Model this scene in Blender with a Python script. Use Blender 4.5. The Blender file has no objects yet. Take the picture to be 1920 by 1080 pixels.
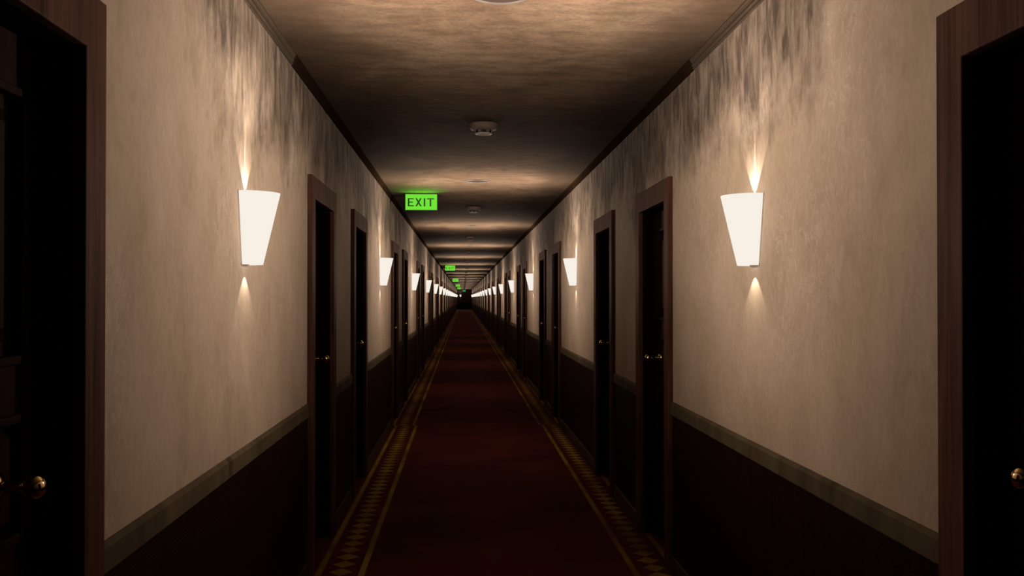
import bpy, bmesh, math, random
from mathutils import Matrix, Vector
random.seed(7)
sc = bpy.context.scene
C = sc.collection

# ------------------------------------------------------------------ dimensions (metres)
FL = 0.0                     # floor
EYE = 1.52                   # camera height
XL, XR = -0.850, 1.163       # wall faces
CEIL = EYE + 1.205
P = 6.306                    # spacing of the bays
Y0, YE = 0.55, 134.0         # corridor start / end wall
WT = 0.16                    # wall thickness
FW, JW, FT = 1.05, 0.123, 0.027   # door casing: outer width, board width, thickness
HT, HO = EYE + 0.678, EYE + 0.553 # casing top, opening top
YA, YB = 5.483, 7.597        # near edges of the two door casings of a bay
SY = 3.921                   # first sconce
DOORD = 0.08                 # depth of the door face behind the wall face
NB = 21

# ------------------------------------------------------------------ helpers
def add_box(bm, lo, hi):
    x0, y0, z0 = lo; x1, y1, z1 = hi
    v = [bm.verts.new(p) for p in ((x0,y0,z0),(x1,y0,z0),(x1,y1,z0),(x0,y1,z0),(x0,y0,z1),(x1,y0,z1),(x1,y1,z1),(x0,y1,z1))]
    for f in ((3,2,1,0),(4,5,6,7),(0,1,5,4),(1,2,6,5),(2,3,7,6),(3,0,4,7)):
        bm.faces.new([v[i] for i in f])

def add_prism(bm, poly, axis, t0, t1):
    """extrude a 2D polygon along an axis ('x': poly=(y,z); 'y': poly=(x,z); 'z': poly=(x,y))"""
    def P3(p, t):
        if axis == 'x': return (t, p[0], p[1])
        if axis == 'y': return (p[0], t, p[1])
        return (p[0], p[1], t)
    a = [bm.verts.new(P3(p, t0)) for p in poly]
    b = [bm.verts.new(P3(p, t1)) for p in poly]
    n = len(poly)
    bm.faces.new(a); bm.faces.new(b[::-1])
    for i in range(n):
        bm.faces.new((a[i], b[i], b[(i+1) % n], a[(i+1) % n]))

def add_lathe(bm, prof, origin, axis='z', seg=32):
    """prof = list of (radius, height along axis)"""
    rings = []
    ox, oy, oz = origin
    for r, h in prof:
        if r < 1e-6:
            p = (ox, oy, oz+h) if axis == 'z' else (ox+h, oy, oz)
            rings.append([bm.verts.new(p)])
        else:
            ring = []
            for i in range(seg):
                a = 2*math.pi*i/seg
                c, s = r*math.cos(a), r*math.sin(a)
                ring.append(bm.verts.new((ox+c, oy+s, oz+h) if axis == 'z' else (ox+h, oy+c, oz+s)))
            rings.append(ring)
    for A, B in zip(rings, rings[1:]):
        if len(A) == 1 and len(B) == 1: continue
        for i in range(seg):
            j = (i+1) % seg
            if len(A) == 1: bm.faces.new((A[0], B[i], B[j]))
            elif len(B) == 1: bm.faces.new((A[i], A[j], B[0]))
            else: bm.faces.new((A[i], A[j], B[j], B[i]))

def obj(name, bm, m, parent=None, smooth=False, bevel=0):
    bmesh.ops.recalc_face_normals(bm, faces=bm.faces)
    me = bpy.data.meshes.new(name); bm.to_mesh(me); bm.free()
    if smooth:
        for p in me.polygons: p.use_smooth = True
    me.materials.append(m)
    o = bpy.data.objects.new(name, me); C.objects.link(o)
    if parent: o.parent = parent
    if bevel:
        b = o.modifiers.new('bevel', 'BEVEL'); b.width = bevel; b.segments = 2; b.limit_method = 'ANGLE'
    return o

def struct(name, bm, m, **k):
    o = obj(name, bm, m, **k); o['kind'] = 'structure'; return o

def empty(name, loc=(0,0,0), rz=0):
    o = bpy.data.objects.new(name, None); C.objects.link(o); o.location = loc; o.rotation_euler = (0,0,rz)
    o.empty_display_size = .1
    return o

def tag(o, label, cat, group=None):
    o['label'] = label; o['category'] = cat
    if group: o['group'] = group

def copy_tree(o, parent=None):
    c = o.copy(); C.objects.link(c)
    if parent: c.parent = parent; 
    for ch in [x for x in TREE.get(o.name, [])]: copy_tree(ch, c)
    return c
TREE = {}
def index_tree():
    TREE.clear()
    for o in C.objects:
        if o.parent: TREE.setdefault(o.parent.name, []).append(o)

# ------------------------------------------------------------------ materials
class NT:
    def __init__(s, name):
        s.m = bpy.data.materials.new(name); s.m.use_nodes = True
        s.t = s.m.node_tree; s.b = s.t.nodes['Principled BSDF']
    def n(s, typ, **kw):
        nd = s.t.nodes.new(typ)
        for k, v in kw.items():
            if isinstance(k, str) and hasattr(nd, k): setattr(nd, k, v)
            else: nd.inputs[k].default_value = v
        return nd
    def l(s, a, b): s.t.links.new(a, b)
    def coord(s, scale=(1,1,1), out='Object', loc=(0,0,0)):
        tc = s.n('ShaderNodeTexCoord'); mp = s.n('ShaderNodeMapping'); mp.inputs['Scale'].default_value = scale; mp.inputs['Location'].default_value = loc
        s.l(tc.outputs[out], mp.inputs['Vector']); return mp.outputs[0]
    def noise(s, vec, scale=1, detail=4, rough=.5, dist=0):
        nd = s.n('ShaderNodeTexNoise'); nd.inputs['Scale'].default_value = scale; nd.inputs['Detail'].default_value = detail
        nd.inputs['Roughness'].default_value = rough; nd.inputs['Distortion'].default_value = dist
        s.l(vec, nd.inputs['Vector']); return nd.outputs['Fac']
    def ramp(s, fac, stops, interp='LINEAR'):
        r = s.n('ShaderNodeValToRGB'); r.color_ramp.interpolation = interp
        e = r.color_ramp.elements
        while len(e) < len(stops): e.new(.5)
        for el, (p, c) in zip(e, stops):
            el.position = p; el.color = (*c, 1) if isinstance(c, tuple) else (c, c, c, 1)
        s.l(fac, r.inputs[0]); return r.outputs[0]
    def math(s, op, a, b=None, c=None, clamp=False):
        nd = s.n('ShaderNodeMath', operation=op); nd.use_clamp = clamp
        for i, v in enumerate((a, b, c)):
            if v is None: continue
            if isinstance(v, (int, float)): nd.inputs[i].default_value = v
            else: s.l(v, nd.inputs[i])
        return nd.outputs[0]
    def mix(s, fac, a, b, blend='MIX'):
        nd = s.n('ShaderNodeMix', data_type='RGBA', blend_type=blend)
        for sock, v in ((nd.inputs[0], fac), (nd.inputs[6], a), (nd.inputs[7], b)):
            if isinstance(v, (int, float)): sock.default_value = v
            elif isinstance(v, tuple): sock.default_value = (*v, 1)
            else: s.l(v, sock)
        return nd.outputs[2]
    def bump(s, h, strength=.2, dist=.01):
        b = s.n('ShaderNodeBump'); b.inputs['Strength'].default_value = strength; b.inputs['Distance'].default_value = dist
        s.l(h, b.inputs['Height']); s.l(b.outputs[0], s.b.inputs['Normal'])
    def set(s, col=None, rough=None, metal=None, spec=None):
        if col is not None:
            if isinstance(col, tuple): s.b.inputs['Base Color'].default_value = (*col, 1)
            else: s.l(col, s.b.inputs['Base Color'])
        if rough is not None:
            if isinstance(rough, (int, float)): s.b.inputs['Roughness'].default_value = rough
            else: s.l(rough, s.b.inputs['Roughness'])
        if metal is not None: s.b.inputs['Metallic'].default_value = metal
        if spec is not None: s.b.inputs['Specular IOR Level'].default_value = spec
        return s.m

def mat_wall():
    s = NT('old_plaster')
    tc = s.n('ShaderNodeSeparateXYZ'); s.l(s.coord(), tc.inputs[0])
    big = s.noise(s.coord((1, 1, .8)), 1.9, 8, .66, .3)
    streak = s.noise(s.coord((1.5, 1.5, 1.0)), 3.4, 8, .70, .5)
    fine = s.noise(s.coord((1, 1, .6)), 42, 4, .65)
    base = s.ramp(big, [(.34, (.47, .350, .255)), (.66, (.61, .468, .358))])
    base = s.mix(s.ramp(streak, [(.36, .15), (.56, 0.)]), base, (.24, .165, .11))
    # pale scratches in patches
    scr = s.noise(s.coord((2.6, 2.6, 1.9)), 4.6, 5, .62, 1.2)
    ridge = s.math('ABSOLUTE', s.math('SUBTRACT', scr, .5))
    patch = s.ramp(s.noise(s.coord((1, 1, .9)), 1.5, 5, .6), [(.47, 0.), (.62, 1.)])
    sm = s.math('MULTIPLY', s.ramp(ridge, [(.0, 1.), (.030, 0.)]), patch)
    base = s.mix(s.math('MULTIPLY', sm, .30), base, (.86, .76, .66))
    base = s.mix(s.math('MULTIPLY', s.ramp(fine, [(.38, 1.), (.6, 0.)]), .16), base, (.24, .165, .11))
    # grime, with some light falloff painted in, creeping down from the top of the wall: blotches broken into short vertical strokes
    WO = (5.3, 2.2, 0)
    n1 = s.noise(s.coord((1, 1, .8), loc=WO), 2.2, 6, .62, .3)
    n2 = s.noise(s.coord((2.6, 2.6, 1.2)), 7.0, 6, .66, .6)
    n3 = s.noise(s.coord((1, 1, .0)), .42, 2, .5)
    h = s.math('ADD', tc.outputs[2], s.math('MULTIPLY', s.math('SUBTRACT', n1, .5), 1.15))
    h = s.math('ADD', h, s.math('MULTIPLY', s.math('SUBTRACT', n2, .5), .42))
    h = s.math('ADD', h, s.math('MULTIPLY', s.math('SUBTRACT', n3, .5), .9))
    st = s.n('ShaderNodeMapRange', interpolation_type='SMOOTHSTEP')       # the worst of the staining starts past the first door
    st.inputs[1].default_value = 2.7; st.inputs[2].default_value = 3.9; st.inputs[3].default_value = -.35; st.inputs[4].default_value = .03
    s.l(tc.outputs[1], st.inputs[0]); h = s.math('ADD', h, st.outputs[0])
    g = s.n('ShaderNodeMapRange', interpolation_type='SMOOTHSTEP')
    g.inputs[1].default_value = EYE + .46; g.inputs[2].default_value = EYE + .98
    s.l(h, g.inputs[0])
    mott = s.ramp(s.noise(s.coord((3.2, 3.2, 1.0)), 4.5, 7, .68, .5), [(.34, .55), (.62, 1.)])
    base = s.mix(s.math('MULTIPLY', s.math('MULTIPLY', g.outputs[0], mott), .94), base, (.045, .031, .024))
    s.bump(s.math('ADD', s.math('MULTIPLY', fine, .5), s.math('ADD', streak, s.math('MULTIPLY', sm, .6))), .11, .005)
    return s.set(base, .82, 0, .15)

def mat_ceiling():
    s = NT('stained_ceiling_plaster')
    CO = (12.2, -3.3, 0)
    n1 = s.noise(s.coord((1.25, .9, 1), loc=CO), 1.3, 10, .66, .6)
    n2 = s.noise(s.coord((1.0, 2.2, 1)), 5.5, 6, .6)
    fine = s.noise(s.coord(), 60, 3, .6)
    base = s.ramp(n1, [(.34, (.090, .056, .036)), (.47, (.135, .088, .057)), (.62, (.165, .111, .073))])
    base = s.mix(s.ramp(n2, [(.35, .45), (.58, 0.)]), base, (.035, .023, .015))
    base = s.mix(s.math('MULTIPLY', s.ramp(fine, [(.35, 1.), (.65, 0.)]), .3), base, (.03, .02, .013))
    # sooty patches along the edges; colour also darkened there to even out lamp light
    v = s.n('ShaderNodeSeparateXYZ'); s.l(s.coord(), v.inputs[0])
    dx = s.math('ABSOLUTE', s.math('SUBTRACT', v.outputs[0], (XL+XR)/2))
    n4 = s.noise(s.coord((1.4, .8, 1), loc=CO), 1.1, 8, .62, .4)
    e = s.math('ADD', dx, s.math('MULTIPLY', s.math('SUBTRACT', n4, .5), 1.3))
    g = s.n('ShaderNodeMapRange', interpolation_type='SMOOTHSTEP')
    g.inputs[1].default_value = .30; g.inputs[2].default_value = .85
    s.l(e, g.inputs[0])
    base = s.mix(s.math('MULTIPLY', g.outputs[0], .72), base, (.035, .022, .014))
    s.bump(s.math('ADD', n2, s.math('MULTIPLY', fine, .5)), .06, .004)
    return s.set(base, .9, 0, .04)

def mat_wood(name, dark, light, rough=.38, spec=.5, grain=14., coat=0.):
    s = NT(name)
    g1 = s.noise(s.coord((grain, grain, .35)), 3.0, 5, .6)
    g2 = s.noise(s.coord((grain*5, grain*5, .7)), 4.0, 3, .5)
    f = s.math('ADD', s.math('MULTIPLY', g1, .7), s.math('MULTIPLY', g2, .3))
    col = s.ramp(f, [(.34, dark), (.66, light)])
    s.bump(f, .15, .002)
    r = s.math('ADD', rough-.08, s.math('MULTIPLY', g1, .16))
    return s.set(col, r, 0, spec)

def mat_carpet():
    s = NT('patterned_carpet')
    v = s.n('ShaderNodeSeparateXYZ'); s.l(s.coord(), v.inputs[0])
    x, y = v.outputs[0], v.outputs[1]
    far = s.math('GREATER_THAN', y, 11.95)          # second length of carpet, laid a little to the left
    x = s.math('ADD', x, s.math('MULTIPLY', far, .034))
    n_b = s.noise(s.coord(), 1.3, 5, .6)
    tuft = s.noise(s.coord(), 230, 2, .6)
    field = s.ramp(n_b, [(.35, (0.0800, 0.0106, 0.0111)), (.52, (0.1240, 0.0158, 0.0141)), (.70, (0.1520, 0.0331, 0.0113))])
    field = s.mix(s.ramp(s.noise(s.coord((1,.6,1)), .55, 3, .5), [(.52, 0.), (.72, .55)]), field, (0.1800, 0.0433, 0.0126))
    # mirrored border pattern about the carpet's centre line
    d = s.math('ABSOLUTE', s.math('SUBTRACT', x, .197))
    def band(c, hw, soft=.004):
        q = s.math('ABSOLUTE', s.math('SUBTRACT', d, c))
        m = s.n('ShaderNodeMapRange'); m.inputs[1].default_value = hw+soft; m.inputs[2].default_value = hw-soft
        s.l(q, m.inputs[0]); return m.outputs[0]
    lines = s.math('MAXIMUM', band(.994, .017), band(.756, .017))
    # diamonds
    pitch = P/39
    fy = s.math('FRACT', s.math('DIVIDE', s.math('SUBTRACT', y, 5.586 - pitch/2), pitch))
    ay = s.math('MULTIPLY', s.math('ABSOLUTE', s.math('SUBTRACT', fy, .5)), 2.15)
    ax = s.math('DIVIDE', s.math('ABSOLUTE', s.math('SUBTRACT', d, .875)), .068)
    mr = s.n('ShaderNodeMapRange'); mr.inputs[1].default_value = 1.06; mr.inputs[2].default_value = .94
    s.l(s.math('ADD', ax, ay), mr.inputs[0])
    pat = s.math('MAXIMUM', lines, mr.outputs[0])
    wear = s.ramp(s.noise(s.coord((1, .8, 1)), 1.5, 5, .6), [(.36, .32), (.56, 1.)])
    gold = s.mix(s.noise(s.coord(), 2.2, 3, .5), (.55, .38, .05), (.46, .34, .06))
    # band between the lines is a touch browner
    mid = s.n('ShaderNodeMapRange'); mid.inputs[1].default_value = .76; mid.inputs[2].default_value = .775
    s.l(d, mid.inputs[0])
    col = s.mix(s.math('MULTIPLY', mid.outputs[0], .25), field, (0.1600, 0.0255, 0.0126))
    col = s.mix(s.math('MULTIPLY', pat, wear), col, gold)
    col = s.mix(s.math('MULTIPLY', s.ramp(tuft, [(.35, 1.), (.65, 0.)]), .45), col, (0.0160, 0.0034, 0.0036))
    s.bump(tuft, .5, .004)
    return s.set(col, .95, 0, .12)

def mat_rail():
    s = NT('weathered_rail_paint')
    n = s.noise(s.coord((1, 4, .8)), 1.8, 6, .6)
    st = s.noise(s.coord((1, 7, 1.4)), 1.0, 4, .55)
    col = s.ramp(n, [(.3, (.070, .050, .028)), (.7, (.135, .100, .062))])
    col = s.mix(s.ramp(st, [(.30, .75), (.42, 0.)]), col, (.045, .026, .014))
    s.bump(n, .1, .003)
    return s.set(col, .7, 0, .12)

def mat_wainscot():
    s = NT('dark_ribbed_wainscot')
    g = s.noise(s.coord((16, 16, .5)), 3, 4, .6)
    w = s.n('ShaderNodeTexWave', wave_type='BANDS', bands_direction='Z'); w.inputs['Scale'].default_value = 26.
    w.inputs['Distortion'].default_value = .4; s.l(s.coord((1, 1, 1)), w.inputs['Vector'])
    v = s.n('ShaderNodeTexWave', wave_type='BANDS', bands_direction='Y'); v.inputs['Scale'].default_value = 3.1
    v.inputs['Distortion'].default_value = .2; s.l(s.coord(), v.inputs['Vector'])
    groove = s.ramp(v.outputs['Fac'], [(.0, 0.), (.06, 1.)])
    col = s.ramp(g, [(.35, (.011, .0030, .0022)), (.65, (.021, .0056, .0040))])
    col = s.mix(s.math('MULTIPLY', w.outputs['Fac'], .35), col, (.012, .003, .0025))
    s.bump(s.math('ADD', s.math('MULTIPLY', w.outputs['Fac'], .35), groove), .35, .004)
    return s.set(col, .5, 0, .08)

def mat_plain(name, col, rough=.5, metal=0., spec=.5, bump=None):
    s = NT(name)
    n = s.noise(s.coord(), 9, 4, .6)
    c2 = tuple(c*.8 for c in col)
    s.set(s.mix(s.ramp(n, [(.35, 0.), (.65, 1.)]), c2, col), rough, metal, spec)
    if bump: s.bump(s.noise(s.coord(), bump, 3, .5), .1, .002)
    return s.m

def mat_emit(name, col, strength, base=.002):
    s = NT(name); s.set((base, base, base), .9, 0, 0.)
    s.b.inputs['Emission Color'].default_value = (*col, 1); s.b.inputs['Emission Strength'].default_value = strength
    return s.m

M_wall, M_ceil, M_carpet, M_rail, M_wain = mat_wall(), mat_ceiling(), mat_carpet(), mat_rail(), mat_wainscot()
M_frame = mat_wood('dark_varnished_frame_wood', (.038, .016, .010), (.160, .074, .052), .5, .03, 4.)
M_door = mat_wood('dark_door_wood', (.012, .0036, .0020), (.026, .0080, .0045), .55, .02, 9.)
M_lining = mat_wood('shaded_lining_wood', (.0050, .0016, .0010), (.010, .0032, .0020), .5, .03, 9.)  # frame wood inside the recess, near black to paint in its shade
M_base = mat_wood('dark_baseboard_wood', (.022, .009, .006), (.045, .020, .013), .35, .3, 9.)
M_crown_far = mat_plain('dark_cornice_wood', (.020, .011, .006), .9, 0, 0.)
M_crown_near = mat_plain('brown_cornice', (.042, .026, .015), .6, 0, .25)  # near length of cornice, lighter brown than the far length
M_brass = mat_plain('polished_brass', (1., .76, .42), .09, 1.)
M_shade = mat_emit('lit_lamp_shade', (.93, .865, .77), 1.)
M_plate = mat_plain('sconce_plate_metal', (.6, .5, .4), .4, .3)
M_white = mat_plain('shaded_white_plastic', (.27, .20, .16), .6, 0, .15)
M_cap = mat_plain('underlit_plastic_cap', (.86, .76, .70), .5, 0, .3)  # same plastic as the housing, lightened to paint in light from below
M_slot = mat_plain('black_slot_plastic', (.008, .007, .007), .7)
M_disc = mat_plain('dark_speaker_cloth', (.050, .033, .026), .9, 0, .05, 160)
M_ring = mat_plain('pale_ring_metal', (.12, .092, .074), .6, 0.)
M_green = mat_emit('lit_green_panel', (.165, .765, .040), 1.)
M_teal = mat_emit('lit_teal_panel', (.03, .46, .10), 1.)
M_signbox = mat_plain('dark_green_sign_case', (.010, .028, .008), .5)
M_letter = mat_plain('dark_green_lettering', (.001, .055, .003), .6)
M_end = mat_plain('dark_end_wall_panel', (.030, .014, .012), .7, 0, .2)
M_endlow = mat_plain('black_end_wainscot', (.004, .003, .004), .7, 0, .2)

# ------------------------------------------------------------------ the shell
doors_y = []                                   # near edge of every casing
for k in range(-1, NB):
    if k >= 0: doors_y.append(YA + k*P)
    if k < NB-1: doors_y.append(YB + k*P)
doors_y = sorted(y for y in doors_y if y + FW < YE)

def wall_side(name, face, sgn):
    bm = bmesh.new()
    a, b = (face - WT, face) if sgn < 0 else (face, face + WT)
    y = Y0
    for dy in doors_y:
        o0, o1 = dy + .02, dy + FW - .02
        add_box(bm, (a, y, -.1), (b, o0, CEIL+.1))
        add_box(bm, (a, o0, HT-.02), (b, o1, CEIL+.1))
        y = o1
    add_box(bm, (a, y, -.1), (b, YE+.15, CEIL+.1))
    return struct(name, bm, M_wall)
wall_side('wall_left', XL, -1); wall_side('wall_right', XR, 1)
bm = bmesh.new(); add_box(bm, (XL-WT, -2.0, -.12), (XR+WT, YE, 0)); struct('floor', bm, M_carpet)
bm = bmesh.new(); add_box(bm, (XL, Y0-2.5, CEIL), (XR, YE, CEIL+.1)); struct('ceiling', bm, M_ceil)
bm = bmesh.new(); add_box(bm, (XL, YE, EYE-.58), (XR, YE+.15, CEIL)); struct('wall_end', bm, M_end)
bm = bmesh.new(); add_box(bm, (XL, YE-.01, 0), (XR, YE+.15, EYE-.58)); struct('trim_1', bm, M_endlow)
# wall behind the viewer's sides (the corridor goes on past the camera)
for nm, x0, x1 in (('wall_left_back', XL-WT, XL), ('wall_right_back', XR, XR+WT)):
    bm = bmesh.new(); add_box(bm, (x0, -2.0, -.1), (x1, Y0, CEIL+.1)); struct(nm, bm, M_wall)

spans = []                                     # runs of wall between door casings
y = -2.0
for dy in doors_y:
    spans.append((y, dy)); y = dy + FW
spans.append((y, YE))

def runs(name, m, side, prof, y0=None, y1=None, gap=0.0, bevel=0):
    """prof: polygon of (offset from the wall face into the corridor, z)"""
    bm = bmesh.new()
    f, s = (XL, 1) if side == 'l' else (XR, -1)
    for a, b in spans:
        if b - a < .05: continue
        add_prism(bm, [(f + s*px, pz) for px, pz in prof], 'y', a+gap, b-gap)
    return struct(name, bm, m, bevel=bevel)
RT, RB = EYE-.575, EYE-.647
BT = EYE-1.421
rail_prof = [(-.005, RT), (.004, RT), (.016, RT-.012), (.016, RB+.004), (.012, RB), (-.005, RB)]
base_prof = [(-.005, -.02), (.014, -.02), (.014, BT-.006), (.010, BT), (-.005, BT)]
wain_prof = [(-.005, -.02), (.004, -.02), (.004, RB+.01), (-.005, RB+.01)]
for i, sd in enumerate('lr'):
    runs('trim_%d' % (2+i), M_wain, sd, wain_prof)
    runs('trim_%d' % (4+i), M_rail, sd, rail_prof)
    runs('baseboard_' + ('left', 'right')[i], M_base, sd, base_prof)

def crown(name, side, y0, y1, m, grow=0.):
    f, s = (XL, 1) if side == 'l' else (XR, -1)
    z = CEIL
    g = grow
    prof = [(-.01, z-.052-g), (.006, z-.052-g), (.009, z-.046-g), (.006, z-.041-g), (.010, z-.034), (.015, z-.030), (.012, z-.024), (.017, z-.012), (.024+g, z-.006), (.024+g, z+.01), (-.01, z+.01)]
    bm = bmesh.new(); add_prism(bm, [(f+s*a, b) for a, b in prof], 'y', y0, y1); return struct(name, bm, m)
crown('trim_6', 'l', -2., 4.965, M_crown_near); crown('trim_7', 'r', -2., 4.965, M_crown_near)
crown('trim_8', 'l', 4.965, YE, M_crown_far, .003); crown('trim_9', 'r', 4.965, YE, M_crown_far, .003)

# ------------------------------------------------------------------ doors
OW = FW - 2*JW
def make_door(name, s):
    """local x grows into the wall on the right (s=1) or left (s=-1); local y=0 at the casing's near edge"""
    root = empty(name); root['kind'] = 'structure'
    X = lambda v: s*v
    bm = bmesh.new()
    U = [(0, 0), (0, HT), (FW, HT), (FW, 0), (FW-JW, 0), (FW-JW, HO), (JW, HO), (JW, 0)]
    add_prism(bm, U, 'x', X(-FT), X(.001))
    U2 = [(.021, 0), (.021, HT-.021), (FW-.021, HT-.021), (FW-.021, 0), (FW-JW, 0), (FW-JW, HO), (JW, HO), (JW, 0)]
    fr = obj('door_frame', bm, M_frame, root, bevel=.004)
    bm = bmesh.new()
    add_prism(bm, U2, 'x', X(.001), X(.145))
    obj('door_lining', bm, M_lining, root)
    # leaf
    y0, y1, z0, z1 = JW+.003, FW-JW-.003, .008, HO-.003
    d0, d1 = DOORD, DOORD+.042
    pans = [(EYE-.135, EYE+.435), (EYE-.505, EYE-.245), (EYE-1.36, EYE-.62)]
    py0, py1 = y0+.068, y1-.068
    bm = bmesh.new()
    add_box(bm, (min(X(d0),X(d1)), y0, z0), (max(X(d0),X(d1)), py0, z1))
    add_box(bm, (min(X(d0),X(d1)), py1, z0), (max(X(d0),X(d1)), y1, z1))
    zs = [z0] + [v for p in sorted(pans) for v in p] + [z1]
    for a, b in zip(zs[0::2], zs[1::2]):
        add_box(bm, (min(X(d0),X(d1)), py0, a), (max(X(d0),X(d1)), py1, b))
    leaf = obj('door_leaf', bm, M_door, root, bevel=.002)
    for k, (a, b) in enumerate(pans):
        bm = bmesh.new()
        add_box(bm, (min(X(d0+.018),X(d1-.004)), py0-.002, a-.002), (max(X(d0+.018),X(d1-.004)), py1+.002, b+.002))
        # raised field
        i0, i1 = (.045, .075) if k != 1 else (.03, .045)
        lo = [(X(d0+.018), py0+i0, a+i0), (X(d0+.018), py1-i0, a+i0), (X(d0+.018), py1-i0, b-i0), (X(d0+.018), py0+i0, b-i0)]
        hi = [(X(d0+.002), py0+i1, a+i1), (X(d0+.002), py1-i1, a+i1), (X(d0+.002), py1-i1, b-i1), (X(d0+.002), py0+i1, b-i1)]
        L = [bm.verts.new(v) for v in lo]; H = [bm.verts.new(v) for v in hi]
        bm.faces.new(H)
        for q in range(4): bm.faces.new((L[q], L[(q+1)%4], H[(q+1)%4], H[q]))
        obj('door_panel', bm, M_door, leaf)
        # moulding ring standing proud of the leaf
        bm = bmesh.new()
        t = .016
        def ringbox(ya, yb, za, zb): add_box(bm, (min(X(d0-.009),X(d0+.02)), ya, za), (max(X(d0-.009),X(d0+.02)), yb, zb))
        ringbox(py0-.004, py0+t, a-.004, b+.004); ringbox(py1-t, py1+.004, a-.004, b+.004)
        ringbox(py0+t, py1-t, a-.004, a+t); ringbox(py0+t, py1-t, b-t, b+.004)
        obj('panel_moulding', bm, M_door, leaf, bevel=.004)
    # knob on the far side
    ky, kz = YB and .731, EYE-.375
    bm = bmesh.new()
    R = .0255
    prof = []
    cx = .0
    for i in range(0, 25):
        a = math.pi*i/24
        r = R*math.sin(a); h = -R*math.cos(a)
        if i > 20 and r < .011: continue
        prof.append((r if i else 0, h*(.92)))
    prof += [(.0105, .030), (.0095, .040), (.0135, .050), (.0135, .056), (.010, .058), (.010, .07)]
    add_lathe(bm, [(r, s*(h)) for r, h in prof], (X(.0), ky, kz), 'x', 32)
    knob = obj('door_knob', bm, M_brass, root, smooth=True)
    bm = bmesh.new()
    add_lathe(bm, [(0, X(.060)), (.012, X(.060)), (.020, X(.063)), (.029, X(.068)), (.033, X(.074)), (.034, X(.084)), (0, X(.084))], (0, ky, kz), 'x', 32)
    obj('knob_rose', bm, M_brass, knob, smooth=True)
    return root

ORD = ['first','second','third','fourth','fifth','sixth','seventh','eighth','ninth','tenth','eleventh','twelfth','thirteenth','fourteenth',
       'fifteenth','sixteenth','seventeenth','eighteenth','nineteenth','twentieth','twenty-first','twenty-second']
protoL = make_door('door_1', -1); protoR = make_door('door_2', 1)
index_tree()
n = 3
for i, dy in enumerate(doors_y):
    for s, proto in ((-1, protoL), (1, protoR)):
        if i == 0: d = proto
        else:
            d = copy_tree(proto); d.name = 'door_%d' % n; n += 1
        d.location = (XL if s < 0 else XR, dy, 0)
        side = 'left' if s < 0 else 'right'
        if i == 0: d['label'] = 'dark wooden door cut off by the %s edge of the photo, brass knob in view' % side
        else:
            pr, w = (i-1)//2, (i-1) % 2
            d['label'] = 'dark recessed wooden door on the %s wall, %s of the %s door pair from the camera' % (side, ('nearer', 'farther')[w], ORD[min(pr, 21)])
        d['category'] = 'door'; d['group'] = 'dark recessed doors along the corridor'

# ------------------------------------------------------------------ wall sconces
SR1, SR0, SH = .127, .064, .278     # top radius, bottom radius, height
SZ = EYE + .130
UP_W, DN_W = 1.0, .5
def make_sconce():
    """local x points out of the wall; origin on the wall at the shade's bottom height"""
    root = empty('wall_sconce')
    bm = bmesh.new()
    seg = 20
    off = .005; th = .003
    def ring(r, z, inset):
        return [bm.verts.new((off + (r-inset)*1.03*math.cos(a), (r-inset)*math.sin(a), z)) for a in [-math.pi/2 + math.pi*i/seg for i in range(seg+1)]]
    A, B = ring(SR0, 0, 0), ring(SR1, SH, 0)
    Ci, D = ring(SR0, 0, th), ring(SR1, SH, th)
    for i in range(seg):
        bm.faces.new((A[i], A[i+1], B[i+1], B[i])); bm.faces.new((D[i], D[i+1], Ci[i+1], Ci[i]))
        bm.faces.new((B[i], B[i+1], D[i+1], D[i])); bm.faces.new((Ci[i], Ci[i+1], A[i+1], A[i]))
    for q in (0, seg):
        bm.faces.new((A[q], B[q], D[q], Ci[q]))
    bm.faces.new(ring(SR0, .006, th/2))   # bottom diffuser
    sh = obj('lamp_shade', bm, M_shade, root)
    for p in sh.data.polygons: p.use_smooth = True
    m = sh.modifiers.new('edge', 'EDGE_SPLIT'); m.split_angle = .6
    bm = bmesh.new()
    add_box(bm, (0, -.03, .05), (.006, .03, .20))
    add_box(bm, (.006, -.012, .09), (.03, .012, .13))
    obj('wall_plate', bm, M_plate, root, bevel=.002)
    bm = bmesh.new()
    add_lathe(bm, [(0, 0), (.012, .0), (.013, .02), (.02, .045), (.022, .062), (.015, .08), (0, .086)], (.036, 0, .10), 'z', 12)
    obj('light_bulb', bm, mat_emit('bulb_glass', (1., .78, .57), 1.5), root, smooth=True)
    return root
def spot(name, energy, up, parent, x, z, size, blend, sx, sy, tilt):
    L = bpy.data.lights.get(name) or bpy.data.lights.new(name, 'SPOT')
    L.energy = energy; L.color = (1., .86, .70); L.spot_size = size; L.spot_blend = blend; L.shadow_soft_size = .004
    o = bpy.data.objects.new(name, L); C.objects.link(o); o.parent = parent
    o.location = (x, 0, z); o.scale = (sx, sy, 1)
    o.rotation_euler = (0, (math.pi - tilt) if up else tilt*-1, 0)
    return o
sconce = make_sconce()
spot('up_light', 5.5, True, sconce, .035, SH-.022, math.radians(84), .18, 1., 1., 0)
spot('fan_light', 11., True, sconce, .030, SH-.015, math.radians(100), .5, 1., .07, math.radians(24))
spot('down_light', 1.6, False, sconce, .045, -.004, math.radians(92), .2, 1., 1., 0)
L = bpy.data.lights.new('shade_light', 'AREA'); L.shape = 'RECTANGLE'; L.size = .20; L.size_y = .11
L.energy = 32.; L.color = (1., .87, .74); L.spread = math.radians(160)
o = bpy.data.objects.new('shade_light', L); C.objects.link(o); o.parent = sconce
o.location = (.185, 0, .21); o.rotation_euler = (0, math.radians(-90-41), 0)
index_tree()
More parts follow.
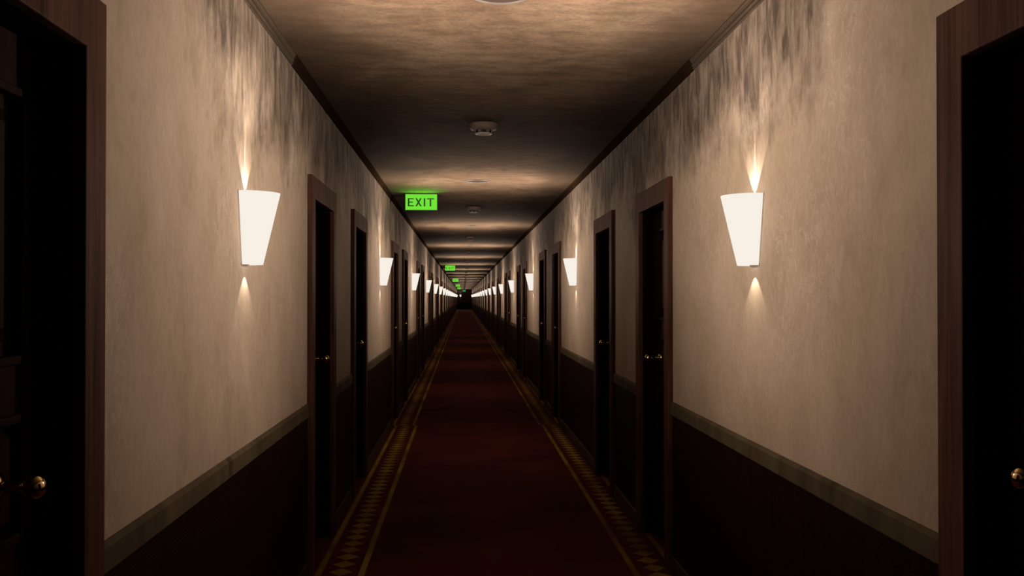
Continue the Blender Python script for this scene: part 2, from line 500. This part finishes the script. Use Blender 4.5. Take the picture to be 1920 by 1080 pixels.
for k in range(NB):
    for s in (-1, 1):
        o = sconce if (k == 0 and s == -1) else copy_tree(sconce)
        o.location = (XL if s < 0 else XR, SY + k*P, SZ)
        o.rotation_euler = (0, 0, 0 if s < 0 else math.pi)
        side = 'left' if s < 0 else 'right'
        if k == 0: lb = 'large glowing white tapered wall sconce in the foreground on the %s wall' % side
        else: lb = 'glowing white tapered sconce on the %s wall, %s from the camera' % (side, ORD[k])
        tag(o, lb, 'wall lamp', 'lit sconces along both walls')
o = copy_tree(sconce); o.location = (-.376, YE, EYE+.13+.04); o.rotation_euler = (0, 0, -math.pi/2)
tag(o, 'tiny lit sconce on the dark end wall, far away at the corridor end', 'wall lamp')

# ------------------------------------------------------------------ ceiling speakers, smoke detectors
def make_disc():
    root = empty('ceiling_speaker')
    bm = bmesh.new(); add_lathe(bm, [(.108, -.002), (.110, -.008), (.116, -.010), (.121, -.007), (.122, .002)], (0,0,0), 'z', 48)
    obj('rim', bm, M_ring, root, smooth=True)
    bm = bmesh.new(); add_lathe(bm, [(0, -.0035), (.109, -.0035), (.109, .004), (0, .004)], (0,0,0), 'z', 48)
    obj('grille', bm, M_disc, root)
    return root
def make_detector():
    root = empty('smoke_detector')
    bm = bmesh.new()
    add_lathe(bm, [(0, .001), (.099, .001), (.101, -.004), (.101, -.012), (.097, -.016)], (0,0,0), 'z', 48)
    add_lathe(bm, [(.096, -.014), (.096, -.030), (.090, -.040), (.068, -.047), (.060, -.049)], (0,0,0), 'z', 48)
    obj('housing', bm, M_white, root, smooth=True)
    bm = bmesh.new(); add_lathe(bm, [(.054, -.045), (.054, -.069)], (0,0,0), 'z', 32); obj('sensor_chamber', bm, M_slot, root, smooth=True)
    for i in range(6):
        a = i*math.pi/3
        c, s_ = math.cos(a), math.sin(a)
        w = .0115
        bm = bmesh.new()
        add_prism(bm, [(c*r - s_*q, s_*r + c*q) for r, q in ((.050, -w), (.0585, -w), (.0585, w), (.050, w))], 'z', -.069, -.046)
        obj('vent_rib', bm, M_white, root)
    bm = bmesh.new(); add_lathe(bm, [(0, -.066), (.058, -.066), (.060, -.069), (.056, -.074), (.030, -.078), (0, -.079)], (0,0,0), 'z', 48)
    obj('cap', bm, M_cap, root, smooth=True)
    return root
disc, det = make_disc(), make_detector()
index_tree()
for k in range(NB):
    o = disc if k == 0 else copy_tree(disc)
    o.location = (.146, SY + .005 + k*P, CEIL)
    lb = 'dark round ceiling disc with pale rim, cut off by the top edge' if k == 0 else 'dark round pale-rimmed disc in the ceiling, %s from the camera' % ORD[k]
    tag(o, lb, 'ceiling speaker', 'round discs in the ceiling')
for k in range(NB-1):
    o = det if k == 0 else copy_tree(det)
    o.location = (.140, 6.875 + k*P, CEIL)
    lb = 'nearest white smoke detector hanging from the stained ceiling' if k == 0 else 'white smoke detector on the ceiling, %s from the camera' % ORD[k]
    tag(o, lb, 'smoke detector', 'smoke detectors along the ceiling')

# ------------------------------------------------------------------ EXIT signs
def make_sign(panel_mat, name='exit_sign'):
    root = empty(name)
    W, H, D = .376, .196, .045
    bm = bmesh.new(); add_box(bm, (-W/2, 0, -H), (W/2, D, 0)); obj('sign_case', bm, M_signbox, root, bevel=.003)
    pw, ph = .362, .180
    bm = bmesh.new(); add_box(bm, (-pw/2, -.004, -H/2-ph/2), (pw/2, .006, -H/2+ph/2)); obj('lit_panel', bm, panel_mat, root)
    bm = bmesh.new()
    def q(px, py): return ((px-310)/912*pw - pw/2, -H/2 + ph/2 - (py-445)/450*ph)
    def rect(x0, y0, x1, y1):
        a, b = q(x0, y1), q(x1, y0); add_box(bm, (a[0], -.0065, a[1]), (b[0], -.002, b[1]))
    rect(378, 562, 424, 795); rect(424, 562, 552, 592); rect(424, 660, 524, 690); rect(424, 765, 552, 795)
    for sgn in (1, -1):
        pts = [(595, 562), (643, 562), (780, 795), (732, 795)]
        if sgn < 0: pts = [(x, 1357-y) for x, y in pts]
        add_prism(bm, [q(*p_) for p_ in pts], 'y', -.0065 - (.0002 if sgn < 0 else 0), -.002)
    rect(838, 562, 884, 795)
    rect(930, 562, 1136, 594); rect(1010, 594, 1056, 795)
    obj('lettering', bm, M_letter, root)
    L = bpy.data.lights.new('sign_light', 'AREA'); L.shape = 'RECTANGLE'; L.size = .34; L.size_y = .02; L.spread = math.radians(92)
    L.energy = 2.4 if panel_mat == M_green else .05; L.color = (.12, 1., .02)
    o = bpy.data.objects.new('sign_light', L); C.objects.link(o); o.parent = root
    o.location = (0, -.03, -.165); o.rotation_euler = (-math.radians(90+47), 0, 0)
    return root
sign = make_sign(M_green)
index_tree()
for k in range(5):
    o = sign if k == 0 else copy_tree(sign)
    o.location = (-.4835, 11.50 + k*4*P, CEIL)
    tag(o, 'large bright green EXIT sign, nearest to the camera under the ceiling' if k == 0 else 'small bright green EXIT sign under the ceiling, %s from the camera' % ORD[k],
        'exit sign', 'green exit signs hanging in a row')
o = make_sign(M_teal); o.location = (.115, YE-.05, EYE+1.09)
tag(o, 'tiny dim teal green exit sign on the dark end wall', 'exit sign')

# ------------------------------------------------------------------ world, camera, colour
w = bpy.data.worlds.new('World'); sc.world = w; w.use_nodes = True
w.node_tree.nodes['Background'].inputs[0].default_value = (0, 0, 0, 1)
f, vx, vy = 1868.0, 868.56, 559.11
ph = math.atan((vy-540)/math.hypot(f, vx-960)); th = math.atan((960-vx)/f)
fw = Vector((math.sin(th)*math.cos(ph), math.cos(th)*math.cos(ph), math.sin(ph)))
r = Vector((math.cos(th), -math.sin(th), 0)); u = r.cross(fw)
cam = bpy.data.cameras.new('Camera'); co = bpy.data.objects.new('Camera', cam); C.objects.link(co)
m = Matrix((r, u, -fw)).transposed().to_4x4(); m.translation = (0, 0, EYE)
co.matrix_world = m
cam.sensor_width = 36; cam.lens = 36*f/1920; cam.clip_end = 400; cam.clip_start = .05
sc.camera = co
sc.view_settings.view_transform = 'Standard'; sc.view_settings.look = 'None'
sc.view_settings.exposure = 0; sc.view_settings.gamma = 1; sc.view_settings.use_curve_mapping = False
